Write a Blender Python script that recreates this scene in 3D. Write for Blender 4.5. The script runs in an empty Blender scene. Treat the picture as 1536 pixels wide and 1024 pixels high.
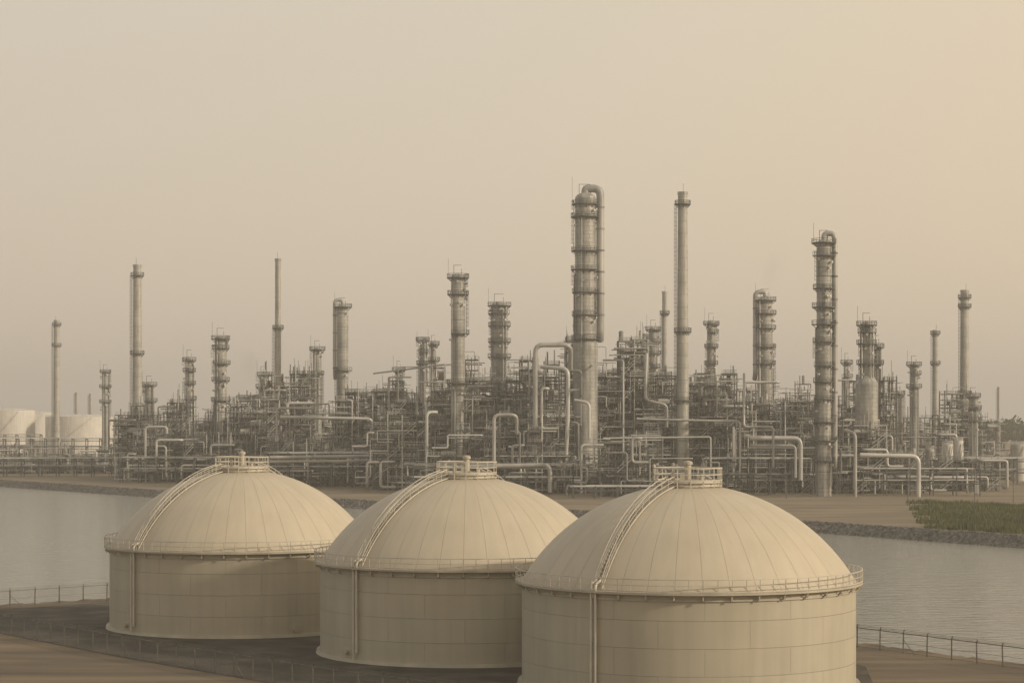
import bpy, math, random
import numpy as np
from mathutils import Vector
scene = bpy.context.scene
F = 3200.0; CAMH = 24.0; HZ = 625.0
def sx(b, D): return (b-768.0)*D/F          # surveyed bearing -> world x at distance D
def sz(e, D): return CAMH+(HZ-e)*D/F        # surveyed elevation -> world z at distance D

# ------------------------------------------------------------------ mesh builder
class MB:
    def __init__(s):
        s.V=[]; s.Fc=[]; s.n=0; s.boxes=[]; s.tubes={}
    def add(s, v, f, mat, smooth=False):
        v=np.asarray(v,float).reshape(-1,3); f=np.asarray(f,int)
        if f.ndim==1: f=f[None,:]
        s.V.append(v); m=np.full(len(f),mat) if np.isscalar(mat) else mat
        s.Fc.append((f+s.n,m,np.full(len(f),smooth))); s.n+=len(v)
    def box(s,x0,y0,z0,x1,y1,z1,m): s.boxes.append((x0,y0,z0,x1,y1,z1,m))
    def tube(s,p,q,r,m,n=8,r2=None):
        s.tubes.setdefault(n,[]).append((*p,*q,r,r if r2 is None else r2,m))
    def beam(s,p,q,w,m): s.tube(p,q,w*0.7,m,4)
    def lathe(s,prof,n,m,cx=0,cy=0,smooth=True,close=True,a0=0,a1=2*math.pi):
        prof=np.array(prof,float); k=len(prof)
        na=n if close else n+1
        a=a0+(a1-a0)*np.arange(na)/n
        v=np.empty((k,na,3)); v[:,:,0]=cx+prof[:,0:1]*np.cos(a); v[:,:,1]=cy+prof[:,0:1]*np.sin(a); v[:,:,2]=prof[:,1:2]
        idx=np.arange(k*na).reshape(k,na)
        if close:
            nx=np.roll(idx,-1,axis=1); f=np.stack([idx[:-1],nx[:-1],nx[1:],idx[1:]],-1).reshape(-1,4)
        else:
            f=np.stack([idx[:-1,:-1],idx[:-1,1:],idx[1:,1:],idx[1:,:-1]],-1).reshape(-1,4)
        s.add(v,f,m,smooth)
    def sharp(s,prof,n,m,cx=0,cy=0,close=True,a0=0,a1=2*math.pi):
        for i in range(len(prof)-1): s.lathe(prof[i:i+2],n,m,cx,cy,True,close,a0,a1)
    def sweep(s,path,r,m,n=8,fil=None):
        P=[Vector(p) for p in path]
        if fil is None: fil=r*2.5
        out=[P[0]]
        for i in range(1,len(P)-1):
            a=P[i-1]-P[i]; b=P[i+1]-P[i]; la=a.length; lb=b.length
            if la<1e-4 or lb<1e-4: continue
            d=min(fil,la*0.48,lb*0.48); a=a/la*d; b=b/lb*d
            p0=P[i]+a; p2=P[i]+b
            for t in (0,.25,.5,.75,1):
                out.append(p0*(1-t)**2+P[i]*2*t*(1-t)+p2*t*t)
        out.append(P[-1])
        k=len(out); vs=[]
        up=None
        for i,p in enumerate(out):
            t=(out[min(i+1,k-1)]-out[max(i-1,0)])
            if t.length<1e-6: t=Vector((0,0,1))
            t.normalize()
            if up is None:
                up=Vector((0,0,1)) if abs(t.z)<0.9 else Vector((1,0,0))
            u=up-t*up.dot(t)
            if u.length<1e-3: u=t.orthogonal()
            u.normalize(); w=t.cross(u); up=u
            for j in range(n):
                a=2*math.pi*j/n; q=p+u*(r*math.cos(a))+w*(r*math.sin(a)); vs.append((q.x,q.y,q.z))
        idx=np.arange(k*n).reshape(k,n); nx=np.roll(idx,-1,axis=1)
        s.add(vs,np.stack([idx[:-1],nx[:-1],nx[1:],idx[1:]],-1).reshape(-1,4),m,True)
        s.add(vs[:n],list(range(n))[::-1],m); s.add(vs[-n:],list(range(n)),m)
    def ring(s,cx,cy,R,z,w,m,a0=0,a1=2*math.pi,n=24):
        for i in range(n):
            a=a0+(a1-a0)*i/n; b=a0+(a1-a0)*(i+1)/n
            s.beam((cx+R*math.cos(a),cy+R*math.sin(a),z),(cx+R*math.cos(b),cy+R*math.sin(b),z),w,m)
    def flush(s):
        if s.boxes:
            B=np.array(s.boxes,float); lo=B[:,:3]; hi=B[:,3:6]; N=len(B)
            c=np.array([[0,0,0],[1,0,0],[1,1,0],[0,1,0],[0,0,1],[1,0,1],[1,1,1],[0,1,1]],float)
            v=lo[:,None,:]+(hi-lo)[:,None,:]*c[None]
            f=np.array([[0,3,2,1],[4,5,6,7],[0,1,5,4],[1,2,6,5],[2,3,7,6],[3,0,4,7]])
            ff=(np.arange(N)[:,None,None]*8+f[None]).reshape(-1,4)
            s.add(v,ff,np.repeat(B[:,6].astype(int),6)); s.boxes=[]
        for n,T in s.tubes.items():
            T=np.array(T,float); N=len(T); p=T[:,:3]; q=T[:,3:6]; d=q-p
            L=np.linalg.norm(d,axis=1,keepdims=True); L[L==0]=1; d=d/L
            ref=np.where(np.abs(d[:,2:3])<0.9,np.array([[0,0,1.]]),np.array([[1.,0,0]]))
            u=np.cross(ref,d); u/=np.linalg.norm(u,axis=1,keepdims=True); w=np.cross(d,u)
            off=math.pi/4 if n==4 else 0
            a=2*math.pi*np.arange(n)/n+off
            rr=(u[:,None,:]*np.cos(a)[None,:,None]+w[:,None,:]*np.sin(a)[None,:,None])
            v0=p[:,None,:]+rr*T[:,6][:,None,None]; v1=q[:,None,:]+rr*T[:,7][:,None,None]
            j=np.arange(n); jn=(j+1)%n
            side=np.stack([j,jn,jn+n,j+n],-1)
            m=T[:,8].astype(int)
            v=np.concatenate([v0,v1],1)
            s.add(v,(np.arange(N)[:,None,None]*2*n+side[None]).reshape(-1,4),np.repeat(m,n),n>4)
            caps=np.stack([j[::-1],j+n])
            s.add(v,(np.arange(N)[:,None,None]*2*n+caps[None]).reshape(-1,n),np.repeat(m,2),False)
        s.tubes={}
    def build(s,name,mats,loc=(0,0,0),parent=None):
        s.flush()
        V=np.concatenate(s.V); me=bpy.data.meshes.new(name)
        lv=np.concatenate([f.ravel() for f,_,_ in s.Fc])
        tot=np.concatenate([np.full(len(f),f.shape[1]) for f,_,_ in s.Fc])
        st=np.concatenate([[0],np.cumsum(tot)[:-1]])
        me.vertices.add(len(V)); me.vertices.foreach_set('co',V.ravel())
        me.loops.add(len(lv)); me.loops.foreach_set('vertex_index',lv.astype(np.int32))
        me.polygons.add(len(tot)); me.polygons.foreach_set('loop_start',st.astype(np.int32))
        me.polygons.foreach_set('material_index',np.concatenate([m for _,m,_ in s.Fc]).astype(np.int32))
        me.polygons.foreach_set('use_smooth',np.concatenate([b for _,_,b in s.Fc]).astype(bool))
        for m in mats: me.materials.append(m)
        me.update(calc_edges=True); me.validate()
        o=bpy.data.objects.new(name,me); o.location=loc
        scene.collection.objects.link(o)
        if parent: o.parent=parent
        return o

# ------------------------------------------------------------------ materials
def newmat(name):
    m=bpy.data.materials.new(name); m.use_nodes=True; nt=m.node_tree; nt.nodes.clear()
    o=nt.nodes.new('ShaderNodeOutputMaterial'); b=nt.nodes.new('ShaderNodeBsdfPrincipled')
    nt.links.new(b.outputs[0],o.inputs[0]); return m,nt,b,o
def N(nt,t,**k):
    n=nt.nodes.new(t)
    for a,v in k.items():
        if a in n.inputs.keys(): n.inputs[a].default_value=v
        else: setattr(n,a,v)
    return n
def ramp(nt,fac,stops):
    r=nt.nodes.new('ShaderNodeValToRGB'); e=r.color_ramp.elements
    while len(e)<len(stops): e.new(0.5)
    for x,(p,c) in zip(e,stops): x.position=p; x.color=(*c,1)
    nt.links.new(fac,r.inputs[0]); return r.outputs[0]
def noise_mat(name,c0,c1,scale=1.0,rough=0.7,metal=0.0,stretch=(1,1,1),bump=0.0,detail=6,c2=None,bscale=None):
    m,nt,b,o=newmat(name)
    tc=N(nt,'ShaderNodeTexCoord'); mp=N(nt,'ShaderNodeMapping'); mp.inputs['Scale'].default_value=stretch
    nt.links.new(tc.outputs['Object'],mp.inputs[0])
    n=N(nt,'ShaderNodeTexNoise',Scale=scale,Detail=float(detail)); nt.links.new(mp.outputs[0],n.inputs['Vector'])
    st=[(0.3,c0),(0.7,c1)]
    if c2: st=[(0.28,c0),(0.5,c2),(0.72,c1)]
    nt.links.new(ramp(nt,n.outputs[0],st),b.inputs['Base Color'])
    b.inputs['Roughness'].default_value=rough; b.inputs['Metallic'].default_value=metal
    if bump:
        n2=N(nt,'ShaderNodeTexNoise',Scale=bscale or scale*4,Detail=8.0); nt.links.new(mp.outputs[0],n2.inputs['Vector'])
        bp=N(nt,'ShaderNodeBump',Distance=bump); nt.links.new(n2.outputs[0],bp.inputs['Height']); nt.links.new(bp.outputs[0],b.inputs['Normal'])
    return m
M_STEEL=noise_mat('structural_steel',(.042,.047,.050),(.125,.132,.132),.15,.7)
M_STEELL=noise_mat('galvanised_steel',(.34,.35,.345),(.56,.56,.54),.2,.55,.1)
M_PIPE=noise_mat('insulated_pipe',(.36,.365,.35),(.58,.575,.545),.12,.42,.1)
M_PIPED=noise_mat('painted_pipe',(.085,.09,.092),(.23,.235,.225),.1,.6)
M_RUST=noise_mat('rusty_metal',(.075,.062,.05),(.17,.137,.105),.4,.8)
M_GRATE=noise_mat('floor_grating',(.036,.04,.043),(.085,.09,.09),.5,.8)
M_VES=noise_mat('vessel_cladding',(.25,.255,.25),(.46,.455,.43),.25,.5,.15,(1,1,.3))
PM=[M_STEEL,M_STEELL,M_PIPE,M_PIPED,M_RUST,M_GRATE,M_VES]
ST,GA,PI,PD,RU,GR,VE=range(7)

def cyl_mat(name,R,c0,c1,bw,bh,line,rough=.5,metal=0.0,radial=False,mort=.03,streak=.5,lw=1.0):
    """cladding/plating laid out round a cylinder: plates bw x bh metres with joints"""
    m,nt,b,o=newmat(name); L=nt.links
    tc=N(nt,'ShaderNodeTexCoord'); sp=N(nt,'ShaderNodeSeparateXYZ'); L.new(tc.outputs['Object'],sp.inputs[0])
    at=N(nt,'ShaderNodeMath',operation='ARCTAN2'); L.new(sp.outputs[1],at.inputs[0]); L.new(sp.outputs[0],at.inputs[1])
    mu=N(nt,'ShaderNodeMath',operation='MULTIPLY'); L.new(at.outputs[0],mu.inputs[0]); mu.inputs[1].default_value=R
    cb=N(nt,'ShaderNodeCombineXYZ'); L.new(mu.outputs[0],cb.inputs[0]); L.new(sp.outputs[2],cb.inputs[1])
    br=N(nt,'ShaderNodeTexBrick'); L.new(cb.outputs[0],br.inputs['Vector'])
    br.inputs['Scale'].default_value=1; br.inputs['Mortar Size'].default_value=mort; br.inputs['Mortar Smooth'].default_value=.3
    br.inputs['Brick Width'].default_value=bw; br.inputs['Row Height'].default_value=bh
    br.inputs['Color1'].default_value=(1,1,1,1); br.inputs['Color2'].default_value=(.96,.96,.96,1); br.inputs['Mortar'].default_value=(line,line,line,1)
    if radial: br.offset=0.0
    n=N(nt,'ShaderNodeTexNoise',Scale=.25,Detail=6.0); L.new(tc.outputs['Object'],n.inputs['Vector'])
    col=ramp(nt,n.outputs[0],[(.3,c0),(.7,c1)])
    mp=N(nt,'ShaderNodeMapping'); mp.inputs['Scale'].default_value=(1.2,.06 if not radial else .4,1); L.new(cb.outputs[0],mp.inputs[0])
    n2=N(nt,'ShaderNodeTexNoise',Scale=1.0,Detail=5.0); L.new(mp.outputs[0],n2.inputs['Vector'])
    s2=ramp(nt,n2.outputs[0],[(.35,(1-streak*.35,)*3),(.6,(1,1,1))])
    mx=N(nt,'ShaderNodeMix',data_type='RGBA',blend_type='MULTIPLY'); mx.inputs[0].default_value=1
    L.new(col,mx.inputs[6]); L.new(br.outputs[0],mx.inputs[7])
    my=N(nt,'ShaderNodeMix',data_type='RGBA',blend_type='MULTIPLY'); my.inputs[0].default_value=1
    L.new(mx.outputs[2],my.inputs[6]); L.new(s2,my.inputs[7])
    L.new(my.outputs[2],b.inputs['Base Color'])
    b.inputs['Roughness'].default_value=rough; b.inputs['Metallic'].default_value=metal
    bp=N(nt,'ShaderNodeBump',Distance=.03); L.new(br.outputs['Fac'],bp.inputs['Height']); bp.invert=True
    L.new(bp.outputs[0],b.inputs['Normal'])
    return m
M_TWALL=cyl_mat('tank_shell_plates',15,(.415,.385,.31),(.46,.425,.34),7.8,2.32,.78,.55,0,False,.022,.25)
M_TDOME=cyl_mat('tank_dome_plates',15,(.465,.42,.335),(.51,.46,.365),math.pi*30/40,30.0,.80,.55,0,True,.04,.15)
M_TRIM=noise_mat('tank_trim_paint',(.35,.325,.265),(.47,.43,.35),.5,.55)
M_TRAIL=noise_mat('tank_railing_steel',(.44,.415,.36),(.58,.545,.47),.5,.5,.05)
M_COL=cyl_mat('column_cladding',2.5,(.30,.305,.29),(.49,.48,.445),3.0,1.3,.55,.42,.15,False,.06,1.0)
M_STACK=cyl_mat('stack_cladding',2,(.35,.35,.32),(.49,.48,.44),5.0,4.0,.6,.5,.1,False,.1,.7)
M_WTANK=cyl_mat('white_tank_paint',25,(.62,.60,.56),(.70,.68,.63),9,2.4,.85,.5)
CM=[M_STEEL,M_STEELL,M_PIPE,M_PIPED,M_RUST,M_GRATE,M_VES,M_COL,M_STACK]
CO,SK=7,8

# ------------------------------------------------------------------ storage tanks
def storage_tank(cx,cy,R=15.0,wall=9.3,top=17.9,lad=math.radians(-125),fy=1):
    emp=bpy.data.objects.new('dome_roof_storage_tank',None); emp.location=(cx,cy,0); scene.collection.objects.link(emp)
    def fin(mb,n,mats): return mb.build(n,mats,(0,0,0),emp)
    rise=top-wall; RS=(R*R+rise*rise)/(2*rise); zc=top-RS
    dz=lambda r: zc+math.sqrt(max(RS*RS-r*r,0))
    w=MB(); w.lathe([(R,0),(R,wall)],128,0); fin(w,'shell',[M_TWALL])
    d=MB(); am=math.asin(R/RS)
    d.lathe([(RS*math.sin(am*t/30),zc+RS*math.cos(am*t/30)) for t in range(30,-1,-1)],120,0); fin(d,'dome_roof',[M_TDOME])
    t=MB()
    t.sharp([(R+.01,.35),(R+.35,.35),(R+.45,.02),(R+.01,.02)],96,0)
    for z in (wall-.62,):
        t.sharp([(R+.005,z+.08),(R+.14,z+.08),(R+.14,z-.08),(R+.005,z-.08)],96,0)
    ro=R+.62
    t.sharp([(R-.15,wall+.02),(ro,wall+.02),(ro,wall-.16),(R+.003,wall-.16)],128,0)
    t.sharp([(R-.1,wall+.021),(R-.1,wall+.16),(R-.35,wall+.17)],96,0)
    for i in range(40):
        a=2*math.pi*i/40; c,s_=math.cos(a),math.sin(a)
        t.beam(((R+.02)*c,(R+.02)*s_,wall-.75),((R+.5)*c,(R+.5)*s_,wall-.2),.1,0)
        t.beam(((R+.42)*c,(R+.42)*s_,wall-.6),((R+.42)*c,(R+.42)*s_,wall-.17),.13,0)
    fin(t,'rim_girder',[M_TRIM])
    r=MB(); rr=ro-.05
    for i in range(80):
        a=2*math.pi*i/80; c,s_=math.cos(a),math.sin(a)
        r.beam((rr*c,rr*s_,wall+.02),(rr*c,rr*s_,wall+1.15),.07,0)
    for z,wd in ((1.13,.08),(.62,.055),(.14,.08)): r.ring(0,0,rr,wall+z,wd,0,n=96)
    pr=3.05; pz=dz(pr)+.55
    r.sharp([(.3,pz+.05),(pr,pz+.05),(pr,pz-.1),(pr-.25,pz-.1),(pr-.25,dz(pr)-.3)],40,0)
    for i in range(16):
        a=2*math.pi*i/16; c,s_=math.cos(a),math.sin(a)
        r.beam((pr*c,pr*s_,pz-.85),(pr*c,pr*s_,pz+1.25),.1,0)
    for z,wd in ((1.22,.1),(.65,.08),(.14,.1),(-.35,.08)): r.ring(0,0,pr+.01,pz+z,wd,0,n=40)
    fin(r,'handrails',[M_TRAIL])
    v=MB(); v.sharp([(.3,pz+.05),(.3,pz+1.5),(.42,pz+1.52),(.42,pz+1.75),(.2,pz+1.85),(.001,pz+1.87)],20,0)
    v.lathe([(.16,pz+.05),(.16,pz+.9),(.001,pz+.95)],10,0,-1.3,.8); v.lathe([(.22,pz+.05),(.22,pz+.6),(.001,pz+.65)],10,0,1.2,-.5)
    v.box(-.6,1.2,pz+.05,.3,1.8,pz+.75,0)
    fin(v,'roof_vent',[M_TRIM])
    L=MB()
    def stair(az,r0,r1,n=44,wd=.36,zo=0):
        ca,sa=math.cos(az),math.sin(az); px,py=-sa,ca; prev=None
        for i in range(n+1):
            q=r0+(r1-r0)*i/n; z=dz(q)+.14
            pts=[(q*ca+k*wd*px,q*sa+k*wd*py,z) for k in (-1,1)]
            L.beam(pts[0],pts[1],.09,0)
            if prev:
                for k in (0,1):
                    L.beam(prev[k],pts[k],.1,0)
                    u0=list(prev[k]);u1=list(pts[k]);u0[2]+=.9;u1[2]+=.9; L.beam(u0,u1,.065,0)
                    u0[2]-=.45;u1[2]-=.45; L.beam(u0,u1,.04,0)
            if i%4==0:
                for k in (0,1): L.beam(pts[k],(pts[k][0],pts[k][1],z+.9),.06,0); L.beam(pts[k],(pts[k][0],pts[k][1],z-.25),.07,0)
            prev=pts
    stair(lad,pr-.1,R-.05); stair(math.radians(62),pr-.1,R-.05)
    fin(L,'roof_stairs',[M_TRAIL])
    P=MB(); ca,sa=math.cos(lad-.02),math.sin(lad-.02); q=R+.32
    for k in (-.22,.22):
        x,y=q*ca-k*sa,q*sa+k*ca
        P.sweep([(x,y,.25 if k<0 else 1.0),(x,y,wall+.5),((R-.8)*ca-k*sa,(R-.8)*sa+k*ca,wall+1.0)],.12,0,10,.3)
    for z in (1.2,3,5,7,8.4):
        P.beam(((R)*ca-.3*-sa,(R)*sa-.3*ca,z),(q*ca+.3*-sa,q*sa+.3*ca,z),.12,0)
    fin(P,'fill_pipes',[M_TRAIL])
    n=MB()
    for az,z,r_ in ((-60,.9,.3),(-140,1.0,.25)):
        a=math.radians(az); c,s_=math.cos(a),math.sin(a)
        n.tube(((R-.05)*c,(R-.05)*s_,z),((R+.35)*c,(R+.35)*s_,z),r_,0,16); n.tube(((R+.35)*c,(R+.35)*s_,z),((R+.43)*c,(R+.43)*s_,z),r_*1.3,0,16)
    fin(n,'manway_nozzles',[M_TRIM])
TANKS=[(-31.15,246.0),(-4.66,219.2),(15.9,192.8)]
for (x,y),l in zip(TANKS,(-133,-133,-125)): storage_tank(x,y,lad=math.radians(l))

# ------------------------------------------------------------------ columns and stacks
def platform(mb,R,z,a0,a1,wd=1.2,cx=0,cy=0):
    full=(a1-a0)>6.2; n=max(6,int((a1-a0)*3.5))
    Ro=R+wd
    mb.sharp([(R+.02,z),(Ro,z),(Ro,z-.3),(R+.02,z-.3)],n,ST,cx,cy,full,a0,a1)
    for zz,w in ((1.15,.12),(.6,.09)): mb.ring(cx,cy,Ro-.06,z+zz,w,ST,a0,a1,n)
    for i in range(n+1):
        a=a0+(a1-a0)*i/n; c,s_=math.cos(a),math.sin(a)
        mb.beam((cx+(Ro-.06)*c,cy+(Ro-.06)*s_,z),(cx+(Ro-.06)*c,cy+(Ro-.06)*s_,z+1.15),.1,ST)
        if i%2==0: mb.beam((cx+R*c,cy+R*s_,z-1.3),(cx+(Ro-.1)*c,cy+(Ro-.1)*s_,z-.25),.15,ST)
def ladder(mb,R,az,z0,z1,cage=True):
    c,s_=math.cos(az),math.sin(az); q=R+.35
    for k in (-.28,.28):
        mb.beam((q*c-k*s_,q*s_+k*c,z0),(q*c-k*s_,q*s_+k*c,z1),.11,ST)
    z=z0+.6
    while z<z1:
        mb.beam((q*c+.28*s_,q*s_-.28*c,z),(q*c-.28*s_,q*s_+.28*c,z),.06,ST); z+=.9
    if cage:
        z=z0+2.3
        while z<z1:
            pts=[((q*c-.35*s_*k+o*c),(q*s_+.35*c*k+o*s_),z) for k,o in ((1,0),(1,.5),(0,.85),(-1,.5),(-1,0))]
            for a,b in zip(pts[:-1],pts[1:]): mb.beam(a,b,.08,ST)
            z+=1.4
        for k,o in ((1,.5),(0,.85),(-1,.5)):
            x,y=(q*c-.35*s_*k+o*c),(q*s_+.35*c*k+o*s_); mb.beam((x,y,z0+2.3),(x,y,z1),.07,ST)
def column(b,D,top,wpx,plats=None,name='distillation_column',goose=None,riser=True,wide=None,seed=0,nplat=None,full=True):
    rg=random.Random(seed+int(b)); x=sx(b,D); H=sz(top,D); R=wpx*D/F/2; mb=MB()
    Hs=H-(2.6 if goose else 0); Hc=Hs-R*.55
    if wide:
        zw=sz(wide[0],D); Rw=wide[1]*D/F/2
        mb.sharp([(Rw,0),(Rw,zw)],28,CO); mb.lathe([(Rw,zw),(R,zw+(Rw-R)*1.6)],28,CO); zb=zw+(Rw-R)*1.6
    else: zb=0
    mb.lathe([(R,zb),(R,Hc)],28,CO)
    mb.lathe([(R*math.cos(t),Hc+R*.55*math.sin(t)) for t in [i*math.pi/12 for i in range(7)]],28,CO)
    z=zb+2.0
    while z<Hc: mb.sharp([(R,z+.1),(R+.08,z+.1),(R+.08,z-.1),(R,z-.1)],28,PD if rg.random()<.4 else VE); z+=rg.choice([2.7,4.0,5.4])
    if plats is None:
        nplat=nplat or max(2,int((H-20)/9)); pz=[Hc-(i*(Hc-24)/max(1,nplat)) for i in range(nplat)]
    else: pz=[sz(p,D) for p in plats]
    for i,z in enumerate(pz):
        if i==0 or (full and rg.random()<.5): a0,a1=0,2*math.pi
        else:
            a0=rg.choice([-2.9,-2.2,-3.6]); a1=a0+rg.uniform(2.6,4.4)
        platform(mb,R,z,a0,a1,rg.uniform(1.0,1.55))
        zn=pz[i+1] if i+1<len(pz) else max(z-14,4)
        az=math.radians(rg.choice([-25,-150,-100,-170,-10])); ladder(mb,R+.1,az,zn,z+1.1)
        for k in range(rg.randint(1,4)):
            a=rg.uniform(-3.0,-.1); zz=z-rg.uniform(1,4); c,s_=math.cos(a),math.sin(a)
            mb.tube((R*.9*c,R*.9*s_,zz),((R+.9)*c,(R+.9)*s_,zz),.28,PI,8); mb.tube(((R+.8)*c,(R+.8)*s_,zz),((R+.95)*c,(R+.95)*s_,zz),.42,GA,8)
    mb.beam((-R*.6,0,Hc),(-R*.6,0,Hs+2.8),.16,ST); mb.beam((-R*.6,0,Hs+2.7),(R*.5,0,Hs+2.7),.14,ST)
    mb.beam((R*.5,.3,Hc),(R*.5,.3,Hs+1.6),.25,GA); mb.beam((-R-.9,0,pz[0]),(-R-.9,0,Hs+5),.09,ST)
    if goose:
        sd=goose[0]; rp=goose[1]; off=sd*(R+rp*1.15)
        zb_=sz(goose[2],D) if len(goose)>2 else 8
        mb.sweep([(0,0,Hs-.6),(0,0,H-rp),(off,-.3,H-rp),(off,-.3,zb_),(off,2,zb_-2)],rp,VE,14,rp*3)
        z=Hc-3
        while z>zb_: mb.beam((sd*R*.8,-.2,z),(off,-.3,z),.25,ST); mb.tube((off,-.3,z-.25),(off,-.3,z+.25),rp*1.12,PD,14); z-=7
    if riser:
        for k in range(rg.randint(2,4)):
            a=math.radians(rg.choice([-20,-70,-110,-160,-45,-135])); rp=rg.uniform(.14,.32); q=R+rp+.25
            zt=rg.choice(pz)-rg.uniform(0,2); c,s_=math.cos(a),math.sin(a)
            mb.sweep([(R*.8*c,R*.8*s_,zt),(q*c,q*s_,zt),(q*c,q*s_,3)],rp,rg.choice([PI,VE,PD]),8)
    return mb.build(name,CM,(x,D,0))
def stack(b,D,top,w0,w1,plats,name='chimney_stack',seed=1):
    x=sx(b,D); H=sz(top,D); R0_=w0*D/F/2; R1=w1*D/F/2; mb=MB()
    r=lambda z:R1+(R0_-R1)*z/H
    mb.lathe([(r(z),z) for z in np.linspace(0,H,9)],28,SK)
    mb.sharp([(R0_,H),(R0_+.18,H+.02),(R0_+.18,H-.9),(R0_,H-.9)],28,VE); mb.lathe([(R0_*.85,H-2),(R0_*.85,H)],20,ST); mb.sharp([(R0_*.85,H),(R0_,H)],20,VE); mb.sharp([(R0_*.85,H-2),(.001,H-2)],20,ST)
    z=4
    while z<H-2: mb.sharp([(r(z),z+.12),(r(z)+.09,z+.12),(r(z)+.09,z-.12),(r(z),z-.12)],28,VE); z+=6.2
    for p in plats:
        z=sz(p,D); platform(mb,r(z),z,0,2*math.pi,1.05)
    zt=sz(plats[0],D) if plats else H-1
    ladder(mb,R1*.92,math.radians(-155),3,zt,True)
    if plats: mb.beam((0,-r(zt)-.9,zt),(0,-r(zt)-.9,H+2.5),.1,ST)
    return mb.build(name,CM,(x,D,0))

stack(85,1150,480,8,10,[487,518])
stack(206,850,397,12,15,[413,530])
stack(417,860,388,8.5,10.5,[492])
stack(1024,700,288,14,20,[306,497,600])
stack(997,930,437,7.5,8.5,[470])
stack(1403,960,495,8,9.5,[500,545])
stack(1447,860,435,12,15,[446,460,590])
stack(1498,1250,580,3.5,4,[]); stack(115,1500,588,4,4.5,[]); stack(136,1500,590,4,4.5,[])
column(158,1050,555,10,seed=2,nplat=3)
column(224,930,573,14,seed=3)
column(284,860,535,12,[540,556,575,598],seed=4)
column(331,800,503,18,[508,522,545,570,600],seed=5)
column(476,860,521,13,[524,560],seed=6)
column(514,850,447,17,[460,555],goose=(-1,.75,560),seed=7,riser=False)
column(634,830,506,10,[510,528,545],goose=(1,.4,570),seed=8); column(650,850,513,9,[516,540],seed=9)
column(687,700,410,21,[416,441,500,574],seed=10)
column(749,780,452,25,[458,470,488,512,535],seed=11)
column(878,695,277,31,[306,325,376,404,438,472,508],goose=(1,1.3,500),seed=12,wide=(515,37))
column(980,850,490,13,[494,512,530,550],seed=13); column(968,870,500,8,[505,535],seed=14)
column(1067,850,480,13,[486,498,520,545],seed=15)
column(1148,800,434,22,[450,470,492,520,545],goose=(-1,.9,560),seed=16)
column(1236,645,346,22,[364,383,432,460,486,512,548,572,598,632,660,690],goose=(1,.85,690),seed=17)
column(1300,690,482,19,[487,498,515,545],seed=18,wide=(575,34)); column(1316,720,515,9,[520,545],seed=28)
column(1371,850,544,13,[547,560,580],seed=19); column(1270,850,540,9,seed=20,plats=[544,565])
column(1460,800,592,14,[594,612,630],seed=21); column(395,830,560,12,[562,580],seed=22)
column(598,830,552,9,[555,575],seed=23); column(1347,830,585,12,[590],seed=24)

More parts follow.
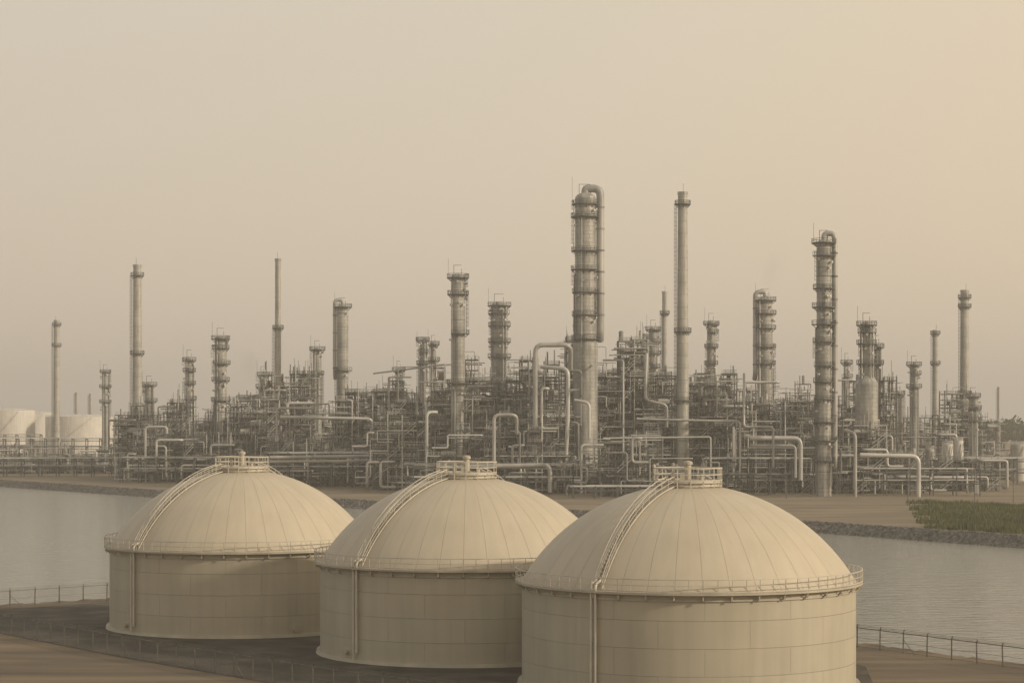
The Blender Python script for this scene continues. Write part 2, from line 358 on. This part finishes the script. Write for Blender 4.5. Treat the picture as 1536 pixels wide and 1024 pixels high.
# ------------------------------------------------------------------ process units
def unit(x0,x1,y0,y1,h,seed,name='refinery_process_unit',dens=1.0,bay=4.6):
    rg=random.Random(seed); mb=MB()
    nx=max(2,round((x1-x0)/bay)); ny=max(1,round((y1-y0)/8.0)); fh=rg.uniform(3.4,4.3); nz=max(2,round(h/fh)); fh=h/nz
    X=[x0+(x1-x0)*i/nx for i in range(nx+1)]; Y=[y0+(y1-y0)*j/ny for j in range(ny+1)]
    hb=[]; cur=nz-rg.choice([0,1,2])
    for i in range(nx):
        if rg.random()<.45: cur=max(2,nz-rg.choice([0,0,1,2,3,4])) if nz>4 else max(1,nz-rg.choice([0,1]))
        hb.append([max(1,cur-rg.choice([0,0,1])) for j in range(ny)])
    hb[rg.randrange(nx)][rg.randrange(ny)]=nz
    def nh(i,j): return max([hb[a][b] for a in (i-1,i) for b in (j-1,j) if 0<=a<nx and 0<=b<ny])
    for i in range(nx+1):
        for j in range(ny+1):
            w=.18; mb.box(X[i]-w,Y[j]-w,0,X[i]+w,Y[j]+w,nh(i,j)*fh+rg.choice([0,0,1.2]),ST if rg.random()<.8 else GA)
    for k in range(1,nz+1):
        z=k*fh; fc=rg.choice([ST,ST,GA,PD])
        for j in range(ny+1):
            for i in range(nx):
                if max([hb[i][b] for b in (j-1,j) if 0<=b<ny])>=k: mb.box(X[i]+.18,Y[j]-.12,z-.36,X[i+1]-.18,Y[j]+.12,z-.02,fc if rg.random()<.8 else ST)
        for i in range(nx+1):
            for j in range(ny):
                if max([hb[a][j] for a in (i-1,i) if 0<=a<nx])>=k: mb.box(X[i]-.12,Y[j]+.18,z-.33,X[i]+.12,Y[j+1]-.18,z-.03,ST)
    for i in range(nx):
        for j in range(ny):
            xa,xb,ya,yb=X[i],X[i+1],Y[j],Y[j+1]
            for k in range(hb[i][j]+1):
                z=k*fh; top=(k==hb[i][j])
                if k>0 and rg.random()<.82:
                    mb.box(xa+.3,ya+.3,z-.012,xb-.3,yb-.3,z+.05,GR)
                if k>0 and (j==0 or top) and rg.random()<.85:
                    yy=ya-.2; c=rg.choice([GA,ST,GA])
                    for zz in (1.1,.58): mb.box(xa+.02,yy-.05,z+zz-.05,xb-.02,yy+.05,z+zz+.05,c)
                    m=int((xb-xa)/1.5)
                    for q in range(m): px=xa+(q+.5)*(xb-xa)/m; mb.box(px-.04,yy-.04,z,px+.04,yy+.04,z+1.05,c)
                if k>0 and top and rg.random()<.6:
                    for zz in (1.1,.58): mb.box(xa+.02,yb-.045,z+zz-.045,xb-.02,yb+.045,z+zz+.045,ST)
                if top: 
                    if rg.random()<.22:
                        r=rg.uniform(.2,.8); L=rg.uniform(1.2,3.5); xx=rg.uniform(xa+1,xb-1); mb.lathe([(r,z),(r,z+L),(r*.6,z+L+r*.4),(.01,z+L+r*.5)],12,rg.choice([VE,PD]),xx,(ya+yb)/2)
                    if rg.random()<.4:
                        xx=rg.uniform(xa,xb); mb.beam((xx,ya+1,z),(xx,ya+1,z+rg.uniform(2,7)),.12,ST)
                    if rg.random()<.15:
                        xx=rg.uniform(xa,xb); zz=z+rg.uniform(1.5,3); mb.sweep([(xx,ya+1,z-2),(xx,ya+1,zz),(xx+rg.choice([-4,4]),ya+1,zz),(xx+rg.choice([-4,4]),ya+3,z-1)],.12,rg.choice([PI,VE]),6)
                    continue
                u=rg.random()
                if u<.16:
                    r=rg.uniform(.5,1.1); yy=ya+rg.uniform(.9,2.4); mb.tube((xa+.4,yy,z+r+.5),(xb-.4,yy,z+r+.5),r,rg.choice([VE,PI,VE]),14)
                    for e in (.25,.75): xx=xa+(xb-xa)*e; mb.box(xx-.15,yy-r*.8,z+.05,xx+.15,yy+r*.8,z+r*.7+.5,ST)
                elif u<.31:
                    r=rg.uniform(.4,1.0); xx=rg.uniform(xa+1.1,xb-1.1); yy=ya+rg.uniform(.9,3); mb.tube((xx,yy,z+.2),(xx,yy,z+fh*rg.uniform(.6,.98)),r,rg.choice([VE,PI,VE,PD]),14)
                elif u<.68:
                    xx=rg.uniform(xa+.3,xb-2.3); yy=ya+rg.uniform(1.5,4.5); mb.box(xx,yy,z+.06,xx+rg.uniform(1,2.2),yy+2,z+rg.uniform(1,3),rg.choice([PD,RU,ST,ST]))
                for q in range(int(rg.uniform(2,6)*dens)):
                    r=rg.choice([.07,.09,.12,.16,.24]); yy=rg.uniform(ya-.3,min(yb,ya+5)); zz=z+rg.uniform(.4,fh-.5)
                    e=rg.uniform(0,3.2); mb.tube((xa-e,yy,zz),(xb+rg.uniform(0,3.2),yy,zz),r,rg.choice([PI,PI,PD,VE,ST,RU,PD]),6)
                for q in range(int(rg.uniform(2,6)*dens)):
                    r=rg.choice([.07,.09,.12,.16,.24]); yy=rg.uniform(ya-.5,min(yb,ya+4)); xx=rg.uniform(xa,xb)
                    za=z+rg.uniform(-1,1.5); za=max(za,0); mb.tube((xx,yy,za),(xx,yy,za+rg.uniform(.4,2.2)*fh),r,rg.choice([PI,PD,PD,VE,ST,RU]),6)
                for q in range(2):
                    xx=rg.uniform(xa,xb); zz=z+rg.uniform(.6,fh-.6); mb.tube((xx,ya-.6,zz),(xx,yb,zz),rg.choice([.08,.12,.18]),rg.choice([PI,PD,VE]),6)
                if j==0 and rg.random()<.22:
                    mb.beam((xa+.2,ya-.02,z),(xb-.2,ya-.02,z+fh-.4),.16,ST)
                    if rg.random()<.5: mb.beam((xb-.2,ya+.2,z),(xa+.2,ya+.2,z+fh-.4),.16,ST)
                if j==0 and rg.random()<.12:
                    for dy in (-.5,-1.4):
                        mb.beam((xa+.3,ya+dy,z),(xb-.3,ya+dy,z+fh),.19,GA); mb.beam((xa+.3,ya+dy,z+1.1),(xb-.3,ya+dy,z+fh+1.1),.09,GA)
                    for t in range(12):
                        xx=xa+.3+(xb-xa-.6)*t/12; mb.box(xx,ya-1.38,z+fh*t/12,xx+.3,ya-.52,z+fh*t/12+.06,GR)
    for q in range(int((x1-x0)*h/70*dens)+2):
        r=rg.choice([.12,.16,.2,.26,.34,.45]); xs=rg.uniform(x0,x1); z=rg.uniform(3,h); y=y0-rg.uniform(.3,1.6)
        xe=min(max(xs+rg.choice([-1,1])*rg.uniform(2,14),x0-2),x1+2); z2=max(1,z-rg.uniform(3,14))
        path=[(xs,y0+3,z),(xs,y,z),(xe,y,z),(xe,y,z2)]
        path.append((xe,y0+4,z2) if rg.random()<.6 else (xe+rg.choice([-5,5]),y,z2))
        mb.sweep(path,r,rg.choice([PI,PI,VE,VE,PD]),8)
    return mb.build(name,PM,(0,0,0))
def U(b0,b1,top,D,dep,seed,**k): unit(sx(b0,D),sx(b1,D),D,D+dep,sz(top,D),seed,**k)
blocks=[(172,250,608,830,24),(246,325,603,800,24),(325,392,596,790,24),(384,468,560,815,24),(400,520,598,750,20),(516,602,570,765,24),
(592,684,550,735,24),(676,800,538,745,24),(560,690,622,700,16),(690,790,588,700,16),(795,862,545,690,18),(850,972,508,716,24),
(900,1068,652,642,18),(965,1112,562,712,20),(1050,1238,558,735,24),(1112,1222,602,676,20),(1250,1345,570,712,20),(1255,1330,637,668,14),
(1335,1425,622,760,20),(1425,1482,590,815,20),(1300,1385,683,668,12),(1475,1640,660,820,20),
(0,175,672,980,18),(-160,10,676,1000,18),(200,420,652,790,12),(400,640,662,740,12),(640,900,645,672,14),(1384,1500,690,690,12),
(-60,175,690,900,12)]
for i,(a,b,t,D,dep) in enumerate(blocks): U(a,b,t,D,dep,100+i)
back=[(200,330,618,930),(330,480,592,930),(480,640,588,920),(640,820,560,900),(820,1000,558,900),(1000,1160,572,900),(1160,1300,575,910),(1300,1420,612,920),(1420,1540,632,950)]
for i,(a,b,t,D) in enumerate(back): U(a,b,t,D,16,300+i,bay=6,dens=.7)

# ------------------------------------------------------------------ pipe racks
def rack(x0,x1,y,levels,wid,npipe,seed,name='pipe_rack'):
    rg=random.Random(seed); mb=MB(); n=max(1,round(abs(x1-x0)/7)); H=levels[-1]
    for i in range(n+1):
        x=x0+(x1-x0)*i/n
        for yy in (y,y+wid): mb.box(x-.18,yy-.18,0,x+.18,yy+.18,H+.4,ST)
        for z in levels: mb.box(x-.16,y+.18,z-.4,x+.16,y+wid-.18,z,ST)
    for z in levels:
        for yy in (y,y+wid): mb.box(x0,yy-.12,z-1.1,x1,yy+.12,z-.8,ST)
        for k in range(npipe):
            r=rg.choice([.1,.14,.18,.24,.32]); yy=y+.6+(wid-1.2)*k/npipe; a=x0+rg.uniform(-2,4); b=x1-rg.uniform(-2,4)
            pts=[(a,yy,z+r),(b,yy,z+r)]
            if rg.random()<.4: pts.append((b,yy,max(.5,z-rg.uniform(3,9))))
            if rg.random()<.3: pts.insert(0,(a,yy,max(.5,z-rg.uniform(3,9))))
            mb.sweep(pts,r,rg.choice([PI,PI,VE,PD,GA]),8)
    mb.build(name,PM)
def Rk(b0,b1,D,ls,n,seed): rack(sx(b0,D),sx(b1,D),D,ls,5.5,n,seed)
Rk(-100,190,860,[4,7],7,1); Rk(-120,170,1060,[5,9,13],8,2); Rk(180,430,775,[5,9],8,3); Rk(400,625,725,[7,11.5],9,4)
Rk(620,860,662,[5,9],7,5); Rk(1060,1220,655,[6,11],7,6); Rk(1295,1470,650,[4.5,8],7,7); Rk(1440,1640,760,[5,9],7,8); Rk(1130,1260,662,[14],5,9)
Rk(-140,60,1180,[8,14],7,10); Rk(860,1060,630,[3.2],5,11)

pl=MB()
def line(D,pts,r,m=VE): pl.sweep([(sx(b,D+dy),D+dy,sz(e,D+dy)) for b,e,dy in pts],r*.78,m,12,r*2.6)
line(685,[(803,640,0),(803,517,0),(856,517,0),(856,560,6)],1.0)
line(683,[(812,550,5),(852,553,0),(852,625,0),(846,740,0)],.85,PI)
line(655,[(741,700,0),(741,622,0),(775,622,0),(775,650,4)],.7)
line(650,[(700,700,3),(825,697,0),(825,738,0)],.9)
line(655,[(1125,657,0),(1201,657,0),(1201,720,0)],.85,PI); line(655,[(1125,668,-1),(1193,668,-1),(1193,716,-1)],.55)
line(735,[(420,625,0),(558,628,0),(558,650,3)],.7,PI); line(735,[(415,660,0),(415,612,0),(470,612,0)],.5)
line(720,[(405,686,0),(615,683,0),(640,680,2)],.75,VE); line(721,[(405,692,0),(520,691,0),(640,688,2)],.6,PI)
line(668,[(970,530,5),(968,600,0),(1000,607,0),(1000,640,3)],.6,VE); line(668,[(1100,640,0),(1100,720,0)],.5,VE)
line(640,[(1290,682,0),(1378,684,0),(1378,745,0)],.85,PI); line(650,[(1160,700,0),(1160,640,0),(1116,640,0),(1116,560,6)],.45)
line(780,[(250,650,0),(250,640,0),(218,640,0),(218,700,0)],.6); line(790,[(560,560,5),(655,548,0),(700,545,4)],.4)
line(675,[(640,720,0),(640,618,0),(655,618,3)],.7,VE); line(690,[(935,700,-20),(935,540,-10),(905,540,0)],.4); line(645,[(872,740,0),(872,667,0),(905,667,3)],.45,VE)
line(660,[(862,600,2),(884,604,0),(884,660,0)],.6,PI); line(640,[(1283,745,0),(1283,650,0),(1268,645,5)],.65)
line(640,[(905,657,1),(1066,655,1),(1066,700,1)],.3,PI); line(652,[(955,628,2),(1110,632,2),(1110,700,2)],.45,VE)
pl.build('process_pipeline',PM)

def drum(b,D,top,w,nm='process_drum',mat=M_WTANK,rf=.25):
    mb=MB(); R=w*D/F/2; H=sz(top,D); hs=H-R*rf
    mb.lathe([(R,0),(R,hs)],48,0); mb.lathe([(R,hs),(R*.8,hs+R*rf*.5),(R*.5,hs+R*rf*.85),(.01,H)],48,0)
    mb.ring(0,0,R-.1,hs+1.1,.14,1,n=32); mb.ring(0,0,R-.1,hs+.55,.1,1,n=32)
    for i in range(32):
        a=2*math.pi*i/32; mb.beam(((R-.1)*math.cos(a),(R-.1)*math.sin(a),hs),((R-.1)*math.cos(a),(R-.1)*math.sin(a),hs+1.1),.1,1)
    for i in range(14):
        a=-2.4+i*.1; a2=a+.1; z=H*.93*i/14; z2=H*.93*(i+1)/14
        mb.beam(((R+.5)*math.cos(a),(R+.5)*math.sin(a),z),((R+.5)*math.cos(a2),(R+.5)*math.sin(a2),z2),.25,1)
    mb.build(nm,[mat,M_STEELL],(sx(b,D),D,0))
drum(14,1350,612,76,'white_storage_tank',rf=.09); drum(119,1350,621,100,'white_storage_tank',rf=.07); drum(-90,1400,618,80,'white_storage_tank',rf=.08); drum(55,2100,617,60,'white_storage_tank',rf=.08)
drum(1421,705,664,17); drum(1438,700,659,14); drum(1527,800,664,22,mat=M_STACK); drum(1395,720,672,13,mat=M_STACK)

# ------------------------------------------------------------------ terrain
far_top=[(-900,1800),(-187,798),(-110,688),(73,480),(104,427),(310,130),(700,-420)]
near_top=[(-400,240),(-140,262),(-66,271),(-53,282),(-36,286),(-12,268),(12,250),(36.7,226),(49.8,206),(80,150),(150,40),(300,-200)]
def flat(name,pts,z,mat):
    mb=MB(); mb.add([(x,y,z) for x,y in pts],list(range(len(pts))),0)
    o=mb.build(name,[mat]); 
    if o.data.polygons[0].normal.z<0: o.data.flip_normals()
    return o
M_DIRT=noise_mat('dry_earth',(.115,.094,.065),(.26,.21,.145),.05,.95,0,(.6,1.6,1),.1,12,(.18,.147,.105),.7)
M_FIELD=noise_mat('field_soil',(.075,.06,.042),(.215,.168,.112),.12,.95,0,(.25,1.6,1),.25,12,(.13,.103,.072),.6)
M_YARD=noise_mat('yard_gravel',(.036,.033,.028),(.115,.10,.078),.25,.95,0,(1,1,1),.2,12,(.064,.058,.047),3)
flat('ground',far_top[:-1]+[(900,-200),(20000,-200),(20000,20000),(-20000,20000),(-20000,1800)],0,M_DIRT)
flat('field_ground',near_top+[(300,-600),(-900,-600),(-900,240)],0,M_FIELD)
yard=[(-120,253),(-57,237),(-39,213),(-25.7,197),(-15.5,185),(-2,172),(30,170),(34,205),(29,222),(12,244),(-12,262),(-36,280),(-52,276.5),(-66,264),(-120,258)]
flat('tank_yard_gravel',yard,.03,M_YARD)
def resample(pts,step):
    out=[]
    for a,b in zip(pts[:-1],pts[1:]):
        L=math.hypot(b[0]-a[0],b[1]-a[1]); n=max(1,int(L/step))
        for i in range(n): out.append((a[0]+(b[0]-a[0])*i/n,a[1]+(b[1]-a[1])*i/n))
    out.append(pts[-1]); return out
def bank(name,pts,side,prof,mat,step=1.0,jit=.25,seed=3):
    rg=np.random.RandomState(seed); P=np.array(resample(pts,step)); t=np.gradient(P,axis=0)
    k=15; t=np.stack([np.convolve(np.pad(t[:,i],k//2,mode='edge'),np.ones(k)/k,'valid') for i in (0,1)],1)
    t/=np.linalg.norm(t,axis=1,keepdims=True); nn=np.stack([t[:,1],-t[:,0]],1)*side
    rows=[]
    for i,(o,z) in enumerate(prof):
        v=np.zeros((len(P),3)); v[:,:2]=P+nn*o; v[:,2]=z
        if 0<i<len(prof): v+=rg.uniform(-jit,jit,v.shape)*[1,1,.8]
        rows.append(v)
    idx=np.arange(len(prof)*len(P)).reshape(len(prof),len(P))
    mb=MB(); mb.add(np.array(rows),np.stack([idx[:-1,:-1],idx[:-1,1:],idx[1:,1:],idx[1:,:-1]],-1).reshape(-1,4),0)
    return mb.build(name,[mat])
def rockmat():
    m,nt,b,o=newmat('rock_armour'); L=nt.links; tc=N(nt,'ShaderNodeTexCoord')
    v=N(nt,'ShaderNodeTexVoronoi',Scale=1.5); L.new(tc.outputs['Object'],v.inputs['Vector'])
    sp=N(nt,'ShaderNodeSeparateColor'); L.new(v.outputs['Color'],sp.inputs[0])
    L.new(ramp(nt,sp.outputs[0],[(0,(.07,.068,.062)),(1,(.22,.21,.185))]),b.inputs['Base Color'])
    bp=N(nt,'ShaderNodeBump',Distance=.4); L.new(v.outputs['Distance'],bp.inputs['Height']); bp.invert=True; L.new(bp.outputs[0],b.inputs['Normal'])
    b.inputs['Roughness'].default_value=.9; return m
M_ROCK=rockmat()
fp=[(-.8,-.05),(0,.35),(.5,.3),(.9,0),(1.3,-.35),(1.8,-.75),(2.3,-1.15),(2.8,-1.55),(3.3,-1.95),(4,-2.5),(5,-3.2)]
bank('rock_embankment',far_top,1,fp,M_ROCK,.7,.16)
bank('canal_bank',near_top,-1,[(-.5,-.02),(.3,.05),(1.5,-.4),(2.5,-1),(3.5,-1.7),(4.5,-2.3),(6,-3.2)],M_FIELD,.8,.15)

def watermat():
    m,nt,b,o=newmat('canal_water_surface'); L=nt.links; tc=N(nt,'ShaderNodeTexCoord')
    b.inputs['Base Color'].default_value=(.25,.25,.225,1); b.inputs['Roughness'].default_value=.1; b.inputs['IOR'].default_value=1.33
    mp=N(nt,'ShaderNodeMapping'); mp.inputs['Scale'].default_value=(.4,1.0,1); L.new(tc.outputs['Object'],mp.inputs[0])
    n=N(nt,'ShaderNodeTexNoise',Scale=.55,Detail=4.0,Roughness=.6); L.new(mp.outputs[0],n.inputs['Vector'])
    bp=N(nt,'ShaderNodeBump',Distance=.5,Strength=1.0); L.new(n.outputs[0],bp.inputs['Height']); L.new(bp.outputs[0],b.inputs['Normal'])
    return m
flat('canal_water',[(-3000,-800),(3000,-800),(3000,1500),(1000,3000),(-3000,3000)],-2.1,watermat())

# ------------------------------------------------------------------ fences, poles
M_FEN=noise_mat('fence_steel',(.09,.088,.08),(.19,.18,.16),1,.6,.3)
def meshmat():
    m,nt,b,o=newmat('chain_link'); L=nt.links
    b.inputs['Base Color'].default_value=(.15,.145,.13,1); tr=N(nt,'ShaderNodeBsdfTransparent'); mx=N(nt,'ShaderNodeMixShader')
    tc=N(nt,'ShaderNodeTexCoord'); n=N(nt,'ShaderNodeTexNoise',Scale=.4); L.new(tc.outputs['Object'],n.inputs['Vector'])
    mr=N(nt,'ShaderNodeMapRange'); L.new(n.outputs[0],mr.inputs[0]); mr.inputs[3].default_value=.12; mr.inputs[4].default_value=.28
    L.new(mr.outputs[0],mx.inputs[0]); L.new(tr.outputs[0],mx.inputs[1]); L.new(b.outputs[0],mx.inputs[2]); L.new(mx.outputs[0],o.inputs[0]); return m
M_LINK=meshmat()
def fence(pts,step=3.0,h=2.1,name='chain_link_fence',link=True,seed=1):
    rg=random.Random(seed); mb=MB(); P=resample(pts,step)
    for i,(x,y) in enumerate(P):
        lx,ly=rg.uniform(-.05,.05),rg.uniform(-.05,.05); hh=h+rg.uniform(-.03,.05)
        mb.beam((x,y,0),(x+lx,y+ly,hh),.12,0); mb.beam((x+lx,y+ly,hh),(x+lx+.05,y+ly-.25,hh+.3),.07,0)
        if i+1<len(P):
            q=P[i+1]
            for z,w in ((h-.05,.08),(h*.5,.03),(.12,.04),(h+.1,.025),(h+.25,.025)): mb.beam((x,y,z),(q[0],q[1],z),w,0)
            if link: mb.add([(x,y,.08),(q[0],q[1],.08),(q[0],q[1],h-.1),(x,y,h-.1)],[0,1,2,3],1)
            if i%6==0: mb.beam((x,y,h*.7),(x+(q[0]-x)*.5,y+(q[1]-y)*.5,0),.05,0)
    mb.build(name,[M_FEN,M_LINK])
fence([(-120,252),(-57,237),(-39,213.5),(-25.7,197.5),(-15.5,185.5),(-2,172.5),(10,162)],3.0,seed=2)
fence([(-120,259),(-66,267),(-53,279),(-36,283),(-12,265),(12,247)],3.2,seed=3)
fence([(12,247),(36,222.5),(49,202),(70,165)],3.2,seed=4,link=False)
def pole(x,y,h):
    mb=MB(); mb.tube((0,0,0),(0,0,h),.14,0,8,r2=.08); mb.beam((0,0,h-.1),(1.6,-.3,h+.3),.09,0); mb.box(1.2,-.55,h+.18,2.0,-.15,h+.3,0)
    mb.build('light_pole',[M_FEN],(x,y,0))
for b,D,h in ((1362,600,9),(1462,560,9),(1180,625,8),(60,880,9),(180,800,9),(640,645,8),(1520,600,9)): pole(sx(b,D),D,h)

# ------------------------------------------------------------------ vegetation
M_GRASS=noise_mat('grass_blades',(.055,.07,.025),(.13,.14,.055),.12,.9)
def grass(name,quad,n,hmin,hmax,seed):
    rg=np.random.RandomState(seed); a,b,c,d=[np.array(q,float) for q in quad]
    u=rg.rand(n,1); v=rg.rand(n,1); P=(a*(1-u)+b*u)*(1-v)+(d*(1-u)+c*u)*v
    edge=np.minimum(np.minimum(u[:,0],v[:,0]*1.5),(1-v[:,0])*1.5)
    keep=(np.sin(P[:,0]*.31+1)*np.sin(P[:,1]*.23)*.5+rg.rand(n)+np.clip(edge*5,0,1)*1.2)>1.0; P=P[keep]; n=len(P)
    th=rg.rand(n)*math.pi; w=.06+rg.rand(n)*.14; h=hmin+rg.rand(n)*(hmax-hmin)*(1+.6*np.sin(P[:,0]*.5)*np.sin(P[:,1]*.3)); lean=rg.uniform(-.3,.3,(n,2))
    V=np.zeros((n,3,3)); dx=np.stack([np.cos(th)*w,np.sin(th)*w],1)
    V[:,0,:2]=P-dx; V[:,1,:2]=P+dx; V[:,2,:2]=P+lean; V[:,2,2]=h
    mb=MB(); mb.add(V,np.arange(n*3).reshape(n,3),0); mb.build(name,[M_GRASS])
grass('grass_verge',[(88,460),(160,345),(225,480),(112,610)],190000,.4,1.3,5)
M_LEAF=noise_mat('tree_foliage',(.04,.05,.025),(.10,.11,.05),.1,.9)
def treeline(b0,b1,D,h,seed):
    rg=np.random.RandomState(seed); mb=MB(); n=70; x0,x1=sx(b0,D),sx(b1,D)
    for i in range(n):
        x=x0+(x1-x0)*rg.rand(); y=D+rg.rand()*60; H=h*(.55+.5*rg.rand()); r=H*.4
        mb.tube((x,y,0),(x,y,H*.5),.5,0,5,r2=.25)
        k=150; p=rg.normal(size=(k,3)); p/=np.linalg.norm(p,axis=1,keepdims=True); p*=(rg.rand(k,1)**.4)*[r*(.8+.5*rg.rand()),r,r*.8]
        c=p+[x,y,H-r*.8]; e1=rg.normal(size=(k,3)); e2=rg.normal(size=(k,3))
        V=np.stack([c-e1*.9,c+e2*.9,c+e1*.9,c-e2*.9],1); mb.add(V,np.arange(k*4).reshape(k,4),0)
    mb.build('distant_tree_line',[M_LEAF])
treeline(1470,1800,1500,23,1); treeline(-200,240,2600,20,2)

# ------------------------------------------------------------------ steam
def steam(x,y,z,rx,rz,dens,tilt=0.0,g=0.0):
    bpy.ops.mesh.primitive_ico_sphere_add(subdivisions=4,radius=1,location=(x,y,z)); ob=bpy.context.object; ob.name='steam_plume'; ob.scale=(rx,rx*.7,rz); ob.rotation_euler=(0,tilt,0)
    m=bpy.data.materials.new('steam_vapour'); m.use_nodes=True; nt=m.node_tree; nt.nodes.clear(); L=nt.links
    o=N(nt,'ShaderNodeOutputMaterial'); v=N(nt,'ShaderNodeVolumeScatter'); v.inputs['Color'].default_value=(1,1,1,1); v.inputs['Anisotropy'].default_value=g
    tc=N(nt,'ShaderNodeTexCoord'); ln=N(nt,'ShaderNodeVectorMath',operation='LENGTH'); L.new(tc.outputs['Object'],ln.inputs[0])
    ns=N(nt,'ShaderNodeTexNoise',Scale=2.2,Detail=6.0); L.new(tc.outputs['Object'],ns.inputs['Vector'])
    a=N(nt,'ShaderNodeMath',operation='SUBTRACT'); L.new(ns.outputs[0],a.inputs[0]); 
    b=N(nt,'ShaderNodeMath',operation='MULTIPLY'); L.new(ln.outputs['Value'],b.inputs[0]); b.inputs[1].default_value=.6; L.new(b.outputs[0],a.inputs[1])
    c=N(nt,'ShaderNodeMath',operation='MULTIPLY'); L.new(a.outputs[0],c.inputs[0]); c.inputs[1].default_value=dens; c.use_clamp=True
    L.new(c.outputs[0],v.inputs['Density']); L.new(v.outputs[0],o.inputs['Volume']); ob.data.materials.append(m)
steam(sx(405,870),805,sz(545,805),6,11,.16,-.35); steam(sx(1157,770),770,sz(405,770),5,13,.12,.15)

# ------------------------------------------------------------------ haze, sky, sun, camera
SUN_AZ=math.radians(112); SUN_EL=math.radians(23)   # azimuth clockwise from +Y
hz=MB(); hz.box(-9000,-1200,-6,9000,12000,260,0)
hm=bpy.data.materials.new('haze_air'); hm.use_nodes=True; nt=hm.node_tree; nt.nodes.clear()
o=nt.nodes.new('ShaderNodeOutputMaterial'); vs=nt.nodes.new('ShaderNodeVolumeScatter')
vs.inputs['Color'].default_value=(1.0,.98,.92,1); vs.inputs['Density'].default_value=.00026; vs.inputs['Anisotropy'].default_value=.1
nt.links.new(vs.outputs[0],o.inputs['Volume']); hz.build('atmospheric_haze',[hm])

w=bpy.data.worlds.new('World'); scene.world=w; w.use_nodes=True; nt=w.node_tree; nt.nodes.clear(); L=nt.links
o=N(nt,'ShaderNodeOutputWorld'); bg=N(nt,'ShaderNodeBackground'); bg.inputs[1].default_value=.1; L.new(bg.outputs[0],o.inputs[0])
sk=N(nt,'ShaderNodeTexSky'); sk.sky_type='NISHITA'; sk.sun_disc=False; sk.sun_elevation=SUN_EL; sk.sun_rotation=SUN_AZ; sk.dust_density=8; sk.air_density=1.5
tc=N(nt,'ShaderNodeTexCoord'); sp=N(nt,'ShaderNodeSeparateXYZ'); L.new(tc.outputs['Generated'],sp.inputs[0])
up=ramp(nt,sp.outputs[2],[(0,(.95,.74,.52)),(.06,(.92,.745,.53)),(.2,(.86,.745,.57)),(.6,(.58,.545,.48)),(1,(.52,.50,.46))])
dt=N(nt,'ShaderNodeVectorMath',operation='DOT_PRODUCT'); L.new(tc.outputs['Generated'],dt.inputs[0]); dt.inputs[1].default_value=(math.sin(SUN_AZ),math.cos(SUN_AZ)*.6,.25)
mr=N(nt,'ShaderNodeMapRange'); L.new(dt.outputs['Value'],mr.inputs[0]); mr.inputs[1].default_value=-.5; mr.inputs[2].default_value=1
tint=ramp(nt,mr.outputs[0],[(0,(.82,.86,.93)),(.2,(.90,.92,.96)),(.5,(1.08,1.0,.90)),(1,(1.4,1.2,.95))])
m1=N(nt,'ShaderNodeMix',data_type='RGBA',blend_type='MULTIPLY'); m1.inputs[0].default_value=1; L.new(up,m1.inputs[6]); L.new(tint,m1.inputs[7])
m2=N(nt,'ShaderNodeVectorMath',operation='SCALE'); L.new(m1.outputs[2],m2.inputs[0]); m2.inputs[3].default_value=10
m3=N(nt,'ShaderNodeMix',data_type='RGBA'); m3.inputs[0].default_value=.92; L.new(sk.outputs[0],m3.inputs[6]); L.new(m2.outputs[0],m3.inputs[7])
L.new(m3.outputs[2],bg.inputs[0])

sd=bpy.data.lights.new('sun','SUN'); sd.energy=3.2; sd.angle=math.radians(2); sd.color=(1,.84,.63)
so=bpy.data.objects.new('sun',sd); scene.collection.objects.link(so)
d=Vector((math.sin(SUN_AZ)*math.cos(SUN_EL),math.cos(SUN_AZ)*math.cos(SUN_EL),math.sin(SUN_EL)))
so.rotation_euler=d.to_track_quat('Z','Y').to_euler()
cd=bpy.data.cameras.new('camera'); cd.lens=75; cd.sensor_width=36; cd.shift_y=(HZ-512)/1536; cd.clip_end=40000; cd.clip_start=1
co=bpy.data.objects.new('camera',cd); co.location=(0,0,CAMH); co.rotation_euler=(math.radians(90),0,0); scene.collection.objects.link(co); scene.camera=co
scene.view_settings.view_transform='Standard'; scene.view_settings.look='None'; scene.view_settings.exposure=0
